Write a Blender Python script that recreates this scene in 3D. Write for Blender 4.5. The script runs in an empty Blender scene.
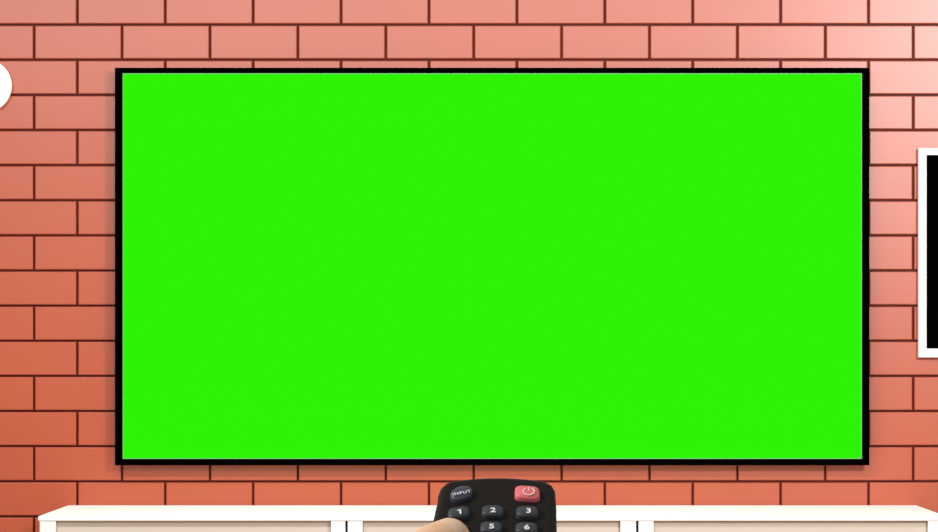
import bpy, bmesh, math, random
from mathutils import Vector, Matrix
random.seed(4)
sc = bpy.context.scene
COL = sc.collection
F = 2742.0            # focal length in pixels
CX, CY = 492.0, 349.0 # optical axis in the frame
CZ = 0.95             # camera height
WY = 6.06             # distance to the brick face

def P(px, py, d=WY):
    return Vector(((px - CX) / F * d, d, CZ - (py - CY) / F * d))

# ------------------------------------------------------------------ materials
def lin(r, g, b):
    f = lambda c: (c/255/12.92) if c/255 <= .04045 else ((c/255 + .055)/1.055)**2.4
    return (f(r), f(g), f(b), 1)

def mat(name, col, rough=.5, spec=.5, noise=0, nscale=20, bump=0, bscale=200, coat=0, coat_rough=.3, sss=0, emit=None, estr=0, metal=0):
    m = bpy.data.materials.new(name); m.use_nodes = True
    nt = m.node_tree; b = nt.nodes['Principled BSDF']
    b.inputs['Base Color'].default_value = col
    b.inputs['Roughness'].default_value = rough
    b.inputs['Specular IOR Level'].default_value = spec
    b.inputs['Metallic'].default_value = metal
    b.inputs['Coat Weight'].default_value = coat
    b.inputs['Coat Roughness'].default_value = coat_rough
    if sss:
        b.inputs['Subsurface Weight'].default_value = sss
        b.inputs['Subsurface Scale'].default_value = .004
        b.inputs['Subsurface Radius'].default_value = (1, .35, .2)
    if emit:
        b.inputs['Emission Color'].default_value = emit
        b.inputs['Emission Strength'].default_value = estr
    tc = nt.nodes.new('ShaderNodeTexCoord')
    if noise:
        n = nt.nodes.new('ShaderNodeTexNoise'); n.inputs['Scale'].default_value = nscale; n.inputs['Detail'].default_value = 3
        nt.links.new(tc.outputs['Object'], n.inputs['Vector'])
        mr = nt.nodes.new('ShaderNodeMapRange')
        mr.inputs['From Min'].default_value = .3; mr.inputs['From Max'].default_value = .7
        mr.inputs['To Min'].default_value = 1 - noise; mr.inputs['To Max'].default_value = 1 + noise
        nt.links.new(n.outputs['Fac'], mr.inputs['Value'])
        v = nt.nodes.new('ShaderNodeVectorMath'); v.operation = 'SCALE'
        v.inputs[0].default_value = col[:3]
        nt.links.new(mr.outputs[0], v.inputs['Scale'])
        nt.links.new(v.outputs[0], b.inputs['Base Color'])
    if bump:
        n2 = nt.nodes.new('ShaderNodeTexNoise'); n2.inputs['Scale'].default_value = bscale; n2.inputs['Detail'].default_value = 4
        nt.links.new(tc.outputs['Object'], n2.inputs['Vector'])
        bp = nt.nodes.new('ShaderNodeBump'); bp.inputs['Strength'].default_value = bump; bp.inputs['Distance'].default_value = .001
        nt.links.new(n2.outputs['Fac'], bp.inputs['Height'])
        nt.links.new(bp.outputs[0], b.inputs['Normal'])
    return m

M = {}
M['brick']  = mat('painted_brick', (.475, .067, .011, 1), rough=.397, spec=1.0, noise=.03, nscale=3.5)
M['mortar'] = mat('dark_mortar', (.075, .002, .0015, 1), rough=.5, spec=.18)
M['white']  = mat('white_lacquer', (.86, .84, .81, 1), rough=.45, spec=.4)
M['top']    = mat('matt_white_top', (.95, .93, .92, 1), rough=1, spec=0)
M['cream']  = mat('cream_panel', (.63, .54, .46, 1), rough=.55, spec=.3)
M['gap']    = mat('dark_felt', (.03, .028, .025, 1), rough=.9)
M['bezel']  = mat('black_bezel', (.0006, .0006, .0006, 1), rough=.5, spec=.0)
M['case']   = mat('black_case', (.004, .004, .004, 1), rough=.6, spec=.1)
M['screen'] = mat('green_screen', (.0, .0, .0, 1), rough=.5, spec=0, emit=lin(46, 243, 5), estr=1)
M['lip']    = mat('halo_green_lip', (.15, .45, .12, 1), rough=.5, spec=.4)  # pale green halo around the screen, put into the rim colour
M['pframe'] = mat('white_frame', (.90, .90, .89, 1), rough=.4, spec=.4)
M['pblack'] = mat('black_print', (.001, .001, .001, 1), rough=.8, spec=0)
M['disc']   = mat('white_glaze', (.93, .93, .92, 1), rough=.3, spec=.5)
M['remote'] = mat('remote_black', (.008, .0055, .0038, 1), rough=.6, spec=.22, bump=.10, bscale=2600)
M['button'] = mat('slate_rubber', (.038, .047, .056, 1), rough=.5, spec=.45)
M['inputb'] = mat('blue_grey_rubber', (.046, .052, .072, 1), rough=.42, spec=.5)
M['power']  = mat('coral_rubber', (.80, .17, .19, 1), rough=.45, spec=.5)
M['ink']    = mat('white_ink', (.85, .85, .85, 1), rough=.6)
M['pink_ink'] = mat('pale_pink_ink', (.92, .62, .60, 1), rough=.6)
M['skin']   = mat('skin', (.88, .54, .33, 1), rough=.5, spec=.4, noise=.07, nscale=55, bump=.25, bscale=900, sss=.25)
M['nail']   = mat('nail', (.90, .56, .37, 1), rough=.45, spec=.4, sss=.2)
M['steel']  = mat('bracket_steel', (.10, .10, .10, 1), rough=.4, metal=1)

# wooden floor
fm = bpy.data.materials.new('oak_floor'); fm.use_nodes = True
nt = fm.node_tree; b = nt.nodes['Principled BSDF']; b.inputs['Roughness'].default_value = .45
tc = nt.nodes.new('ShaderNodeTexCoord'); br = nt.nodes.new('ShaderNodeTexBrick')
br.inputs['Scale'].default_value = 1; br.inputs['Brick Width'].default_value = 1.2; br.inputs['Row Height'].default_value = .14
br.inputs['Mortar Size'].default_value = .002
br.inputs['Color1'].default_value = (.42, .29, .18, 1); br.inputs['Color2'].default_value = (.36, .24, .15, 1); br.inputs['Mortar'].default_value = (.08, .05, .03, 1)
nt.links.new(tc.outputs['Object'], br.inputs['Vector']); nt.links.new(br.outputs['Color'], b.inputs['Base Color'])
M['floor'] = fm

# ------------------------------------------------------------------ helpers
def obj(name, bm, m, parent=None, smooth=False, recalc=True):
    if recalc: bmesh.ops.recalc_face_normals(bm, faces=bm.faces)
    me = bpy.data.meshes.new(name); bm.to_mesh(me); bm.free()
    for mm in (m if isinstance(m, (list, tuple)) else [m]): me.materials.append(mm)
    if smooth:
        for p in me.polygons: p.use_smooth = True
    o = bpy.data.objects.new(name, me); COL.objects.link(o)
    if parent: o.parent = parent
    return o

def box(bm, x0, x1, y0, y1, z0, z1, bev=0, seg=2, mi=0):
    vs = [bm.verts.new((x, y, z)) for x in (x0, x1) for y in (y0, y1) for z in (z0, z1)]
    fs = [bm.faces.new([vs[i] for i in q]) for q in ((0,1,3,2),(4,6,7,5),(0,4,5,1),(2,3,7,6),(0,2,6,4),(1,5,7,3))]
    for f in fs: f.material_index = mi
    if bev:
        es = list({e for f in fs for e in f.edges})
        bmesh.ops.bevel(bm, geom=es, offset=bev, segments=seg, affect='EDGES', profile=.5)
    return vs

def thing(name, loc, label, cat, group=None):
    o = bpy.data.objects.new(name, None); COL.objects.link(o)
    o.location = loc; o.empty_display_size = .05
    o['label'] = label; o['category'] = cat
    if group: o['group'] = group
    return o

def ring_rect(bm, outer, inner, y0, y1, bev=0):
    """rectangular frame in the xz plane, outer/inner = (x0,x1,z0,z1), from y0 (front) to y1 (back)"""
    def corners(r, y): x0, x1, z0, z1 = r; return [(x0,y,z0),(x1,y,z0),(x1,y,z1),(x0,y,z1)]
    A = [bm.verts.new(c) for c in corners(outer, y0)]; B = [bm.verts.new(c) for c in corners(inner, y0)]
    C_ = [bm.verts.new(c) for c in corners(outer, y1)]; D = [bm.verts.new(c) for c in corners(inner, y1)]
    for i in range(4):
        j = (i+1) % 4
        bm.faces.new((A[i], A[j], B[j], B[i])); bm.faces.new((C_[i], D[i], D[j], C_[j]))
        bm.faces.new((A[i], C_[i], C_[j], A[j])); bm.faces.new((B[i], B[j], D[j], D[i]))
    if bev:
        es = [e for e in bm.edges if len(e.link_faces) == 2 and all(abs(v.co.y-y0) < 1e-6 for v in e.verts) and (set(e.verts) <= set(A) or set(e.verts) <= set(B))]
        bmesh.ops.bevel(bm, geom=es, offset=bev, segments=2, affect='EDGES')

# ------------------------------------------------------------------ room
S = WY / F                                    # metres per pixel on the wall
PX, PZ = 87.93 * S, 35.14 * S                 # brick pitch
G = 2.15 * S                                   # joint width
XL, XR, ZT = -2.05, 2.05, 2.75
bm = bmesh.new()
REL = .0045
box(bm, XL, XR, WY + REL, WY + .12, 0, ZT, mi=1)
z_joint = CZ - (24.6 - CY) * S                # the joint at picture row 24.6
x_joint = (34.0 - CX) * S
for i in range(-30, 60):
    zt = z_joint - i * PZ; zb = zt - PZ
    z1 = min(zt - G/2, ZT); z0 = max(zb + G/2, 0)
    if z1 - z0 < .004: continue
    off = x_joint + (0 if i % 2 == 0 else PX * .4915)
    for k in range(-20, 30):
        x0 = max(off + k * PX + G/2, XL); x1 = min(off + (k+1) * PX - G/2, XR)
        if x1 - x0 < .006: continue
        j = 0
        bv = .0018
        fr = [bm.verts.new((x, WY + j, z)) for x, z in ((x0+bv,z0+bv),(x1-bv,z0+bv),(x1-bv,z1-bv),(x0+bv,z1-bv))]
        md = [bm.verts.new((x, WY + .0014 + j, z)) for x, z in ((x0,z0),(x1,z0),(x1,z1),(x0,z1))]
        bk = [bm.verts.new((x, WY + REL + .001, z)) for x, z in ((x0,z0),(x1,z0),(x1,z1),(x0,z1))]
        bm.faces.new(fr)
        for a in range(4):
            c = (a+1) % 4
            bm.faces.new((md[a], md[c], fr[c], fr[a]))
            bm.faces.new((bk[a], bk[c], md[c], md[a])).material_index = 1
o = obj('wall_back', bm, [M['brick'], M['mortar']], recalc=True); o['kind'] = 'structure'

bm = bmesh.new(); box(bm, XL, XR, -.6, WY + .12, -.06, 0)
o = obj('floor', bm, M['floor']); o['kind'] = 'structure'

# ------------------------------------------------------------------ television
TD = .036                                      # from brick face to front of the set
tf = WY - TD
a, b_ = P(114.8, 67.7, tf), P(869.5, 465.3, tf)
X0, X1, Z1, Z0 = a.x, b_.x, a.z, b_.z
a, b_ = P(122.6, 73.2, tf), P(862.0, 458.9, tf)
x0, x1, z1, z0 = a.x, b_.x, a.z, b_.z
tx, tz = (X0+X1)/2, (Z0+Z1)/2
tv = thing('television', (tx, tf, Z0), 'large black-framed flat television with solid green screen on the brick wall', 'television')
loc = lambda r: (r[0]-tx, r[1]-tx, r[2]-Z0, r[3]-Z0)
bm = bmesh.new(); ring_rect(bm, loc((X0,X1,Z0,Z1)), loc((x0,x1,z0,z1)), 0, .012, .0012); obj('bezel', bm, M['bezel'], tv)
lw = .0016
bm = bmesh.new(); ring_rect(bm, loc((x0,x1,z0,z1)), loc((x0+lw,x1-lw,z0+lw,z1-lw)), .001, .006); obj('screen_rim', bm, M['lip'], tv)['label'] = 'thin pale inner rim'
r = loc((x0+lw*.5,x1-lw*.5,z0+lw*.5,z1-lw*.5))
bm = bmesh.new(); box(bm, r[0], r[1], .0035, .008, r[2], r[3]); obj('screen', bm, M['screen'], tv)['label'] = 'bright plain green screen'
r = loc((X0,X1,Z0,Z1))
bm = bmesh.new(); box(bm, r[0]+.003, r[1]-.003, .0105, .026, r[2]+.003, r[3]-.003, .004); obj('rear_case', bm, M['case'], tv)
bm = bmesh.new()
box(bm, -.22, .22, .026, TD-.001, .26, .30, .001); box(bm, -.22, .22, .026, TD-.001, .56, .60, .001)
box(bm, -.17, -.14, .026, TD-.003, .22, .66, .001); box(bm, .14, .17, .026, TD-.003, .22, .66, .001)
obj('wall_bracket', bm, M['steel'], tv)

# ------------------------------------------------------------------ framed picture, right
fd = WY - .016
a, b_ = P(918.7, 148.2, fd), P(1066, 357.4, fd)
X0, X1, Z1, Z0 = a.x, b_.x, a.z, b_.z
a, b_ = P(926.6, 154.9, fd), P(1058, 348.6, fd)
x0, x1, z1, z0 = a.x, b_.x, a.z, b_.z
cxp = (X0+X1)/2
pf = thing('picture_frame', (cxp, fd, Z0), 'white-framed wall picture with a plain black face, right of the television', 'picture')
loc = lambda r: (r[0]-cxp, r[1]-cxp, r[2]-Z0, r[3]-Z0)
bm = bmesh.new(); ring_rect(bm, loc((X0,X1,Z0,Z1)), loc((x0,x1,z0,z1)), 0, .0155, .0008); obj('frame', bm, M['pframe'], pf)
r = loc((x0-.003,x1+.003,z0-.003,z1+.003))
bm = bmesh.new(); box(bm, r[0], r[1], .004, .013, r[2], r[3]); obj('picture', bm, M['pblack'], pf)['label'] = 'plain black picture'

# ------------------------------------------------------------------ round white disc, left
dd = WY - .014
c = P(-14.2, 86.3, WY)
R = 26.9 * S
prof = [(0, -.0105), (.55, -.0100), (.80, -.0105), (.90, -.0135), (.97, -.0140), (1.0, -.0120), (1.0, -.0080), (.93, -.0005), (0, -.0005)]
bm = bmesh.new(); N = 96
rings = []
for q, y in prof:
    if q == 0: rings.append([bm.verts.new((0, y, 0))])
    else: rings.append([bm.verts.new((R*q*math.cos(2*math.pi*k/N), y, R*q*math.sin(2*math.pi*k/N))) for k in range(N)])
for A, B in zip(rings, rings[1:]):
    for k in range(N):
        l = (k+1) % N
        if len(A) == 1: bm.faces.new((A[0], B[k], B[l]))
        elif len(B) == 1: bm.faces.new((A[k], A[l], B[0]))
        else: bm.faces.new((A[k], A[l], B[l], B[k]))
o = obj('wall_ornament', bm, M['disc'], smooth=True); o.location = (c.x, WY, c.z)
o['label'] = 'small round plain white disc hung on the bricks left of the television'; o['category'] = 'wall ornament'

# ------------------------------------------------------------------ cabinets
CF = WY - .40                                   # front face of the cabinets
top = CZ - (516.2 - CY) / F * CF
xa = P(38.2, 516, CF).x; xb = P(946.5, 516, CF).x
TT = .0095
bm = bmesh.new(); box(bm, xa, xb, CF, WY - .002, top - TT, top, .0012)
o = obj('cabinet_top', bm, M['top']); o['label'] = 'long white top board lying across the three low cabinets'; o['category'] = 'top board'

def cabinet(xl, xr, pl, pr, label):
    """xl..xr outer px, pl/pr inner px of the two posts"""
    X0, X1 = P(xl, 0, CF).x, P(xr, 0, CF).x; a0, a1 = P(pl, 0, CF).x, P(pr, 0, CF).x
    cx = (X0+X1)/2; h = top - TT - .0004
    t = thing('low_cabinet', (cx, CF, 0), label, 'cabinet', 'white cabinets in the row under the television')
    f = .002
    for p, q in ((X0, a0), (a1, X1)):
        bm = bmesh.new(); box(bm, p-cx, q-cx, f, .395, .03, h, .001); obj('side_panel', bm, M['white'], t)
    w0, w1 = a0-cx, a1-cx
    bm = bmesh.new(); box(bm, w0+.0002, w1-.0002, f, .395, .03, .052, .001); obj('bottom_panel', bm, M['white'], t)
    bm = bmesh.new(); box(bm, w0+.0002, w1-.0002, .385, .393, .053, h-.001); obj('back_panel', bm, M['white'], t)
    bm = bmesh.new(); box(bm, X0-cx+.02, X1-cx-.02, .04, .38, 0, .0298); obj('plinth', bm, M['gap'], t)
    # two doors sitting back from the front edge
    d0 = .0135
    mid = (w0+w1)/2
    dr = obj('door', box_bm(w0+.0008, w1-.0008, d0, d0+.018, .0535, h-.0012, .001), M['cream'], t)
    dr['label'] = 'cream inset door'
    hb = bmesh.new(); box(hb, mid-.05, mid+.05, d0-.009, d0-.004, .30, .31, .002)
    box(hb, mid-.045, mid-.037, d0-.006, d0, .30, .31); box(hb, mid+.037, mid+.045, d0-.006, d0, .30, .31)
    obj('handle', hb, M['steel'], dr)
    return t
def box_bm(*a):
    bm = bmesh.new(); box(bm, *a); return bm
cabinet(39.4, 345.2, 55.6, 330.8, 'left white low cabinet with cream door, below the television\'s left third')
cabinet(347.6, 636.2, 362.6, 620.4, 'middle white low cabinet with cream door, directly behind the remote control')
cabinet(638.6, 945.2, 653.8, 928.2, 'right white low cabinet with cream door, nearest the white-framed picture')

# ------------------------------------------------------------------ remote control
D0 = 1.19
AL = math.radians(36)
Rm = Matrix(((1, 0, 0), (0, math.cos(AL), -math.sin(AL)), (0, math.sin(AL), math.cos(AL))))
ro = P(496, 478.6, D0)
rem = thing('remote_control', ro, 'black remote control with grey number buttons held up in the foreground', 'remote control')
rem.rotation_euler = Rm.to_euler()
def face_xy(px, py, h=0.0):
    """pixel -> point on the remote's face plane (local metres), at height h above it"""
    d = Vector(((px-CX)/F, 1, -(py-CY)/F))
    n = Rm @ Vector((0, 0, 1)); o = ro + n*h
    cam = Vector((0, 0, CZ))
    t = (o - cam).dot(n) / d.dot(n)
    return Rm.transposed() @ (cam + d*t - ro)

left  = [(495,478.2),(484,478.5),(474,479.1),(464,480.1),(453,481.6),(446,483.8),(441.8,487.3),(440,492.5),(439.8,498),(437.9,505),(435.6,515),(433.2,526)]
right = [(506,478.3),(516,478.8),(526,479.5),(535,480.6),(545,482.2),(552,484.8),(554.8,488.6),(554.9,493),(555.6,500),(555.7,508),(555.9,518),(556.1,526)]
def out(p, sgn):
    x, y = p
    k = max(0, min(1, (492 - y)/10))      # the rounded-over end shows a little below the true rim
    return face_xy(x + sgn*(2.4 if sgn < 0 else .9)*(1-k*.5), y - 3.0*k)
oL = [out(p, -1) for p in left]; oR = [out(p, 1) for p in right]
oL = [(v.x, v.y) for v in oL]; oR = [(v.x, v.y) for v in oR]
lx, rx = oL[-1][0], oR[-1][0]
cxr = (lx+rx)/2
tail = [(.0, -.055), (-.0004, -.075), (-.0014, -.100), (-.0026, -.125), (-.0030, -.150), (-.0038, -.162), (-.0075, -.170), (-.0140, -.1745), (-.0215, -.1765)]
L = oL + [(lx - q, y) for q, y in tail]; Rr = oR + [(rx + q, y) for q, y in tail]
outline = L + Rr[::-1]
ctr = Vector((cxr, -.085))
def ring_at(shrink, z, bm):
    out = []
    n = len(outline)
    for i in range(n):
        p = Vector(outline[i]); a = Vector(outline[i-1]); b = Vector(outline[(i+1) % n])
        t = (b - a).normalized(); nn = Vector((-t.y, t.x))
        if nn.dot(ctr - p) < 0: nn = -nn
        q = p + nn*shrink
        out.append(bm.verts.new((q.x, q.y, z)))
    return out
bm = bmesh.new()
prof = [(.0036, 0), (.0020, -.0003), (.0009, -.0010), (.0002, -.0022), (0, -.004), (.0004, -.009), (.0016, -.014), (.0045, -.0172), (.009, -.0185)]
rs = [ring_at(s, z, bm) for s, z in prof]
for A, B in zip(rs, rs[1:]):
    for i in range(len(A)):
        j = (i+1) % len(A); bm.faces.new((A[i], A[j], B[j], B[i]))
bm.faces.new(rs[0]); bm.faces.new(rs[-1])
body = obj('body', bm, M['remote'], rem, smooth=True)
for p in body.data.polygons:
    if len(p.vertices) > 4: p.use_smooth = False

def button(px, py, w, l, h, m, e=3.2, rot=0, shear=0, name='button', dome=.0005):
    """w,l in mm; px,py = centre of the whole visible button"""
    c0 = face_xy(px, py + .5*h*1000*.78*2.3)
    bm = bmesh.new(); N = 48
    R_ = []
    cr, srn = math.cos(rot), math.sin(rot)
    for s, z in ((1.03, -.0006), (1.02, .0), (1.0, h*.45), (.97, h*.72), (.90, h*.90), (.80, h*.985), (.60, h + dome*.5), (.3, h + dome*.9)):
        rr = []
        for k in range(N):
            t = 2*math.pi*k/N; ct, st = math.cos(t), math.sin(t)
            x = math.copysign(abs(ct)**(2/e), ct)*w/2000*s; y = math.copysign(abs(st)**(2/e), st)*l/2000*s
            y += shear*x
            rr.append(bm.verts.new((x*cr - y*srn, x*srn + y*cr, z)))
        R_.append(rr)
    for A, B in zip(R_, R_[1:]):
        for k in range(N): bm.faces.new((A[k], A[(k+1)%N], B[(k+1)%N], B[k]))
    tp = bm.verts.new((0, 0, h + dome))
    for k in range(N): bm.faces.new((R_[-1][k], R_[-1][(k+1)%N], tp))
    bm.faces.new(R_[0][::-1])
    o = obj(name, bm, m, rem, smooth=True); o.location = (c0.x, c0.y, 0)
    return o

def text(s, parent, size, h, m, name='numeral', loc=(0,0), rot=0, sx=1, sy=1, bold=.0, sp=1.0):
    cu = bpy.data.curves.new('t', 'FONT'); cu.body = s; cu.size = size; cu.align_x = 'CENTER'; cu.align_y = 'CENTER'
    cu.extrude = .00009; cu.offset = bold; cu.space_character = sp; cu.resolution_u = 4
    to = bpy.data.objects.new('t', cu); COL.objects.link(to)
    dg = bpy.context.evaluated_depsgraph_get(); dg.update()
    me = bpy.data.meshes.new_from_object(to.evaluated_get(dg))
    bpy.data.objects.remove(to)
    if s == '1':                      # a one with a clear flag, as printed on the key
        b1 = bmesh.new(); q = size*.7
        for z in (-.00009, .00009):
            b1.faces.new([b1.verts.new((x*q, y*q, z)) for x, y in ((.02,-.5),(.24,-.5),(.24,.5),(.06,.5),(-.26,.32),(-.26,.14),(.02,.26))])
        n1 = 7
        b1.verts.ensure_lookup_table()
        for k1 in range(n1): b1.faces.new([b1.verts[i] for i in (k1, (k1+1) % n1, n1+(k1+1) % n1, n1+k1)])
        bmesh.ops.recalc_face_normals(b1, faces=b1.faces)
        me = bpy.data.meshes.new('numeral'); b1.to_mesh(me); b1.free()
    # centre it exactly
    xs = [v.co.x for v in me.vertices]; ys = [v.co.y for v in me.vertices]
    mx, my = (min(xs)+max(xs))/2, (min(ys)+max(ys))/2
    c_, s_ = math.cos(rot), math.sin(rot)
    for v in me.vertices:
        x, y = (v.co.x-mx)*sx, (v.co.y-my)*sy
        v.co.x, v.co.y = x*c_-y*s_, x*s_+y*c_
    me.materials.clear(); me.materials.append(m); me.name = name
    o = bpy.data.objects.new(name, me); COL.objects.link(o); o.parent = parent
    o.location = (loc[0], loc[1], h)
    return o

BH = .0027
ZT_ = BH + .00055
nums = {'1': (458.8, 513.6), '2': (492.6, 511.9), '3': (527.0, 512.6), '5': (491.2, 528.2), '6': (526.3, 529.0)}
for k, (x, y) in nums.items():
    left_col = k == '1'
    bt = button(x, y, 9.4, 6.9, BH, M['button'], e=3.4, shear=.16 if left_col else 0, rot=math.radians(4) if left_col else 0)
    bt['label'] = 'grey button marked ' + k
    text(k, bt, .0043, ZT_, M['ink'], loc=(.0002 if k != '3' else .0006, -.0010), sx=1.15, bold=.00009, rot=.06 if left_col else 0)
# the button below 1 lies under the thumb
button(457.2, 529.6, 9.4, 6.6, .0018, M['button'], e=3.4)
bt = button(461.4, 494.0, 10.2, 8.6, .0024, M['inputb'], e=2.1, rot=math.radians(12), shear=.2); bt['label'] = 'oval button marked INPUT'
text('INPUT', bt, .0028, .0026 + .0006, M['ink'], name='lettering', rot=math.radians(17), sx=.93, sy=.9, bold=.0, sp=1.16, loc=(.0002, -.0016))
bt = button(527.2, 493.4, 10.7, 8.4, .0026, M['power'], e=4.2, shear=-.10); bt['label'] = 'pinkish red power button'
# power symbol: open ring and a bar
bm = bmesh.new(); Ri, Ro = .0021, .0027; n = 36; a0 = math.radians(90+32); a1 = math.radians(90+360-32)
pts = []
for k in range(n+1):
    t = a0 + (a1-a0)*k/n
    pts.append([bm.verts.new((r_*math.cos(t), r_*math.sin(t), z)) for r_, z in ((Ri, 0), (Ro, 0), (Ro, .00015), (Ri, .00015))])
for A, B in zip(pts, pts[1:]):
    for i in range(4): bm.faces.new((A[i], A[(i+1)%4], B[(i+1)%4], B[i]))
bm.faces.new(pts[0]); bm.faces.new(pts[-1])
box(bm, -.0003, .0003, .0004, .0030, 0, .00015)
ps = obj('power_symbol', bm, M['pink_ink'], bt); ps.location = (.0006, -.0009, .0031)

# ------------------------------------------------------------------ hand (left hand, thumb on the face of the remote)
def capsule(bm, a, b, ra, rb, n=24):
    a, b = Vector(a), Vector(b)
    for p, r_ in ((a, ra), (b, rb)):
        bmesh.ops.create_uvsphere(bm, u_segments=n, v_segments=14, radius=r_, matrix=Matrix.Translation(p))
    d = b - a; L_ = d.length
    q = d.to_track_quat('Z', 'Y').to_matrix().to_4x4()
    bmesh.ops.create_cone(bm, cap_ends=True, segments=n, radius1=ra, radius2=rb, depth=L_, matrix=Matrix.Translation((a+b)/2) @ q)
mm = .001
bm = bmesh.new()
def chain(pts):
    for (p, r1), (q, r2) in zip(pts, pts[1:]):
        capsule(bm, [v*mm for v in p], [v*mm for v in q], r1*mm, r2*mm)
chain([((-38,-120,-20), 17), ((-41,-94,2), 12.5), ((-31,-69,13.3), 10.8), ((-25.5,-61,12.2), 10.3), ((-19.7,-54.6,10.4), 9.8)])
mcp = [(-43,-82,-22), (-43,-102,-28), (-40,-122,-30), (-34,-139,-28)]
fing = [((-4,-72,-29.5), (20,-68,-29), (35.5,-66,-15), 8.8),
        ((-1,-93,-30), (24,-90,-30), (37,-88,-14), 8.9),
        ((-1,-113,-30), (22,-111,-29.5), (35.5,-110,-15), 8.4),
        ((-3,-131,-28), (15,-130,-27.5), (27,-130,-23), 7.4)]
W = (-46,-172,-28)
for mpt, (pip, dip, tip, r_) in zip(mcp, fing):
    chain([(mpt, r_+2.6), (pip, r_+.4), (dip, r_-.6), (tip, r_-1.5)])
    chain([(W, 17), (mpt, r_+3)])
for A, B in zip(mcp, mcp[1:]): chain([(A, 11), (B, 10.4)])
chain([(W, 18), ((-38,-120,-20), 17)])
chain([((-52,-172,-27), 18.5), ((-60,-235,-30), 23), ((-74,-320,-36), 31), ((-92,-410,-44), 36)])
chain([((-40,-172,-29), 18), ((-52,-235,-32), 22), ((-74,-320,-36), 30)])
hand = obj('hand', bm, M['skin'], smooth=True, recalc=False)
rm = hand.modifiers.new('r', 'REMESH'); rm.mode = 'VOXEL'; rm.voxel_size = .0015
sm = hand.modifiers.new('s', 'SMOOTH'); sm.factor = .5; sm.iterations = 9
dg = bpy.context.evaluated_depsgraph_get(); dg.update()
me = bpy.data.meshes.new_from_object(hand.evaluated_get(dg))
hand.modifiers.clear(); hand.data = me; me.name = 'hand'
for p in me.polygons: p.use_smooth = True
hand.location = ro; hand.rotation_euler = Rm.to_euler()
hand['label'] = 'bare hand in the foreground with its thumb resting on the remote control'; hand['category'] = 'hand'
# thumb nail: a curved plate following the back of the tip
def nail(c, d, up, w, l, r_, name='thumb_nail'):
    c, d, up = Vector(c)*mm, Vector(d).normalized(), Vector(up)
    up = (up - d*up.dot(d)).normalized(); s = d.cross(up)
    bm = bmesh.new(); nu, nv = 16, 14; g = []
    for lay in (0, 1):
        gg = []
        for i in range(nu+1):
            row = []
            for j in range(nv+1):
                u = -1 + 2*i/nu; v = -1 + 2*j/nv
                uu = u*math.sqrt(1 - v*v/2); vv = v*math.sqrt(1 - u*u/2)
                uu = .35*uu + .65*u if v < .2 else uu
                th = uu*w/2/r_
                rr = (r_ - .0005*(lay) + .00015 - .0006*abs(vv)**3 - (.0011*max(0, vv)**2))
                row.append(bm.verts.new(c + d*(vv*l/2) + up*(rr*math.cos(th)) + s*(rr*math.sin(th))))
            gg.append(row)
        g.append(gg)
    for lay in (0, 1):
        for i in range(nu):
            for j in range(nv):
                bm.faces.new((g[lay][i][j], g[lay][i+1][j], g[lay][i+1][j+1], g[lay][i][j+1]))
    per = [(i, 0) for i in range(nu)] + [(nu, j) for j in range(nv)] + [(i, nv) for i in range(nu, 0, -1)] + [(0, j) for j in range(nv, 0, -1)]
    for (a_, b2), (c_, e_) in zip(per, per[1:]+per[:1]):
        bm.faces.new((g[0][a_][b2], g[0][c_][e_], g[1][c_][e_], g[1][a_][b2]))
    return obj(name, bm, M['nail'], hand, smooth=True)
nail((-20.0,-55.0,10.5), (5.5, 6.5, -2), (.25, .1, 1), .0115, .0115, .0097)

# ------------------------------------------------------------------ light
def area(name, loc, target, size, power, col, size_y=None):
    l = bpy.data.lights.new(name, 'AREA'); l.energy = power; l.color = col
    l.size = size
    if size_y: l.shape = 'RECTANGLE'; l.size_y = size_y
    o = bpy.data.objects.new(name, l); COL.objects.link(o)
    o.location = loc
    o.rotation_euler = (Vector(target) - Vector(loc)).to_track_quat('-Z', 'Y').to_euler()
    return o
area('room_lamp', (1.762, 2.67, 2.088), (1.762, WY, 2.088), .589, 85, (1, 1, 1), .20)
c0 = Vector((-.626, 4.286, 2.053))
area('strip_light', c0, c0 + Vector((0, math.cos(1.286), -math.sin(1.286))), 2.5, 41, (1, 1, 1), .15)
area('hand_fill', (-1.5, .7, 2.0), (-.05, 1.2, .85), .5, 30, (1, .95, .88))  # added fill that brightens the hand and remote, not a real fitting
a_ = area('cabinet_top_fill', (.0, 5.35, 2.75), (0, 5.80, .6), 2.2, 1.4, (1, 1, 1), .12); a_.data.spread = math.radians(50)  # invented light, added to wash the cabinet top to pure white
w = bpy.data.worlds.new('room_air'); sc.world = w; w.use_nodes = True
w.node_tree.nodes['Background'].inputs[0].default_value = (1, 1, 1, 1)
w.node_tree.nodes['Background'].inputs[1].default_value = .447

# ------------------------------------------------------------------ camera
cd = bpy.data.cameras.new('camera'); cam = bpy.data.objects.new('camera', cd); COL.objects.link(cam)
cam.location = (0, 0, CZ); cam.rotation_euler = (math.radians(90), 0, 0)
cd.sensor_width = 36; cd.lens = 36 * F / 938
cd.shift_x = (469 - CX) / 938; cd.shift_y = (CY - 266) / 938
cd.clip_start = .02
sc.camera = cam
vs = sc.view_settings
vs.view_transform = 'Standard'; vs.look = 'None'; vs.gamma = 1; vs.use_curve_mapping = False; vs.exposure = 0
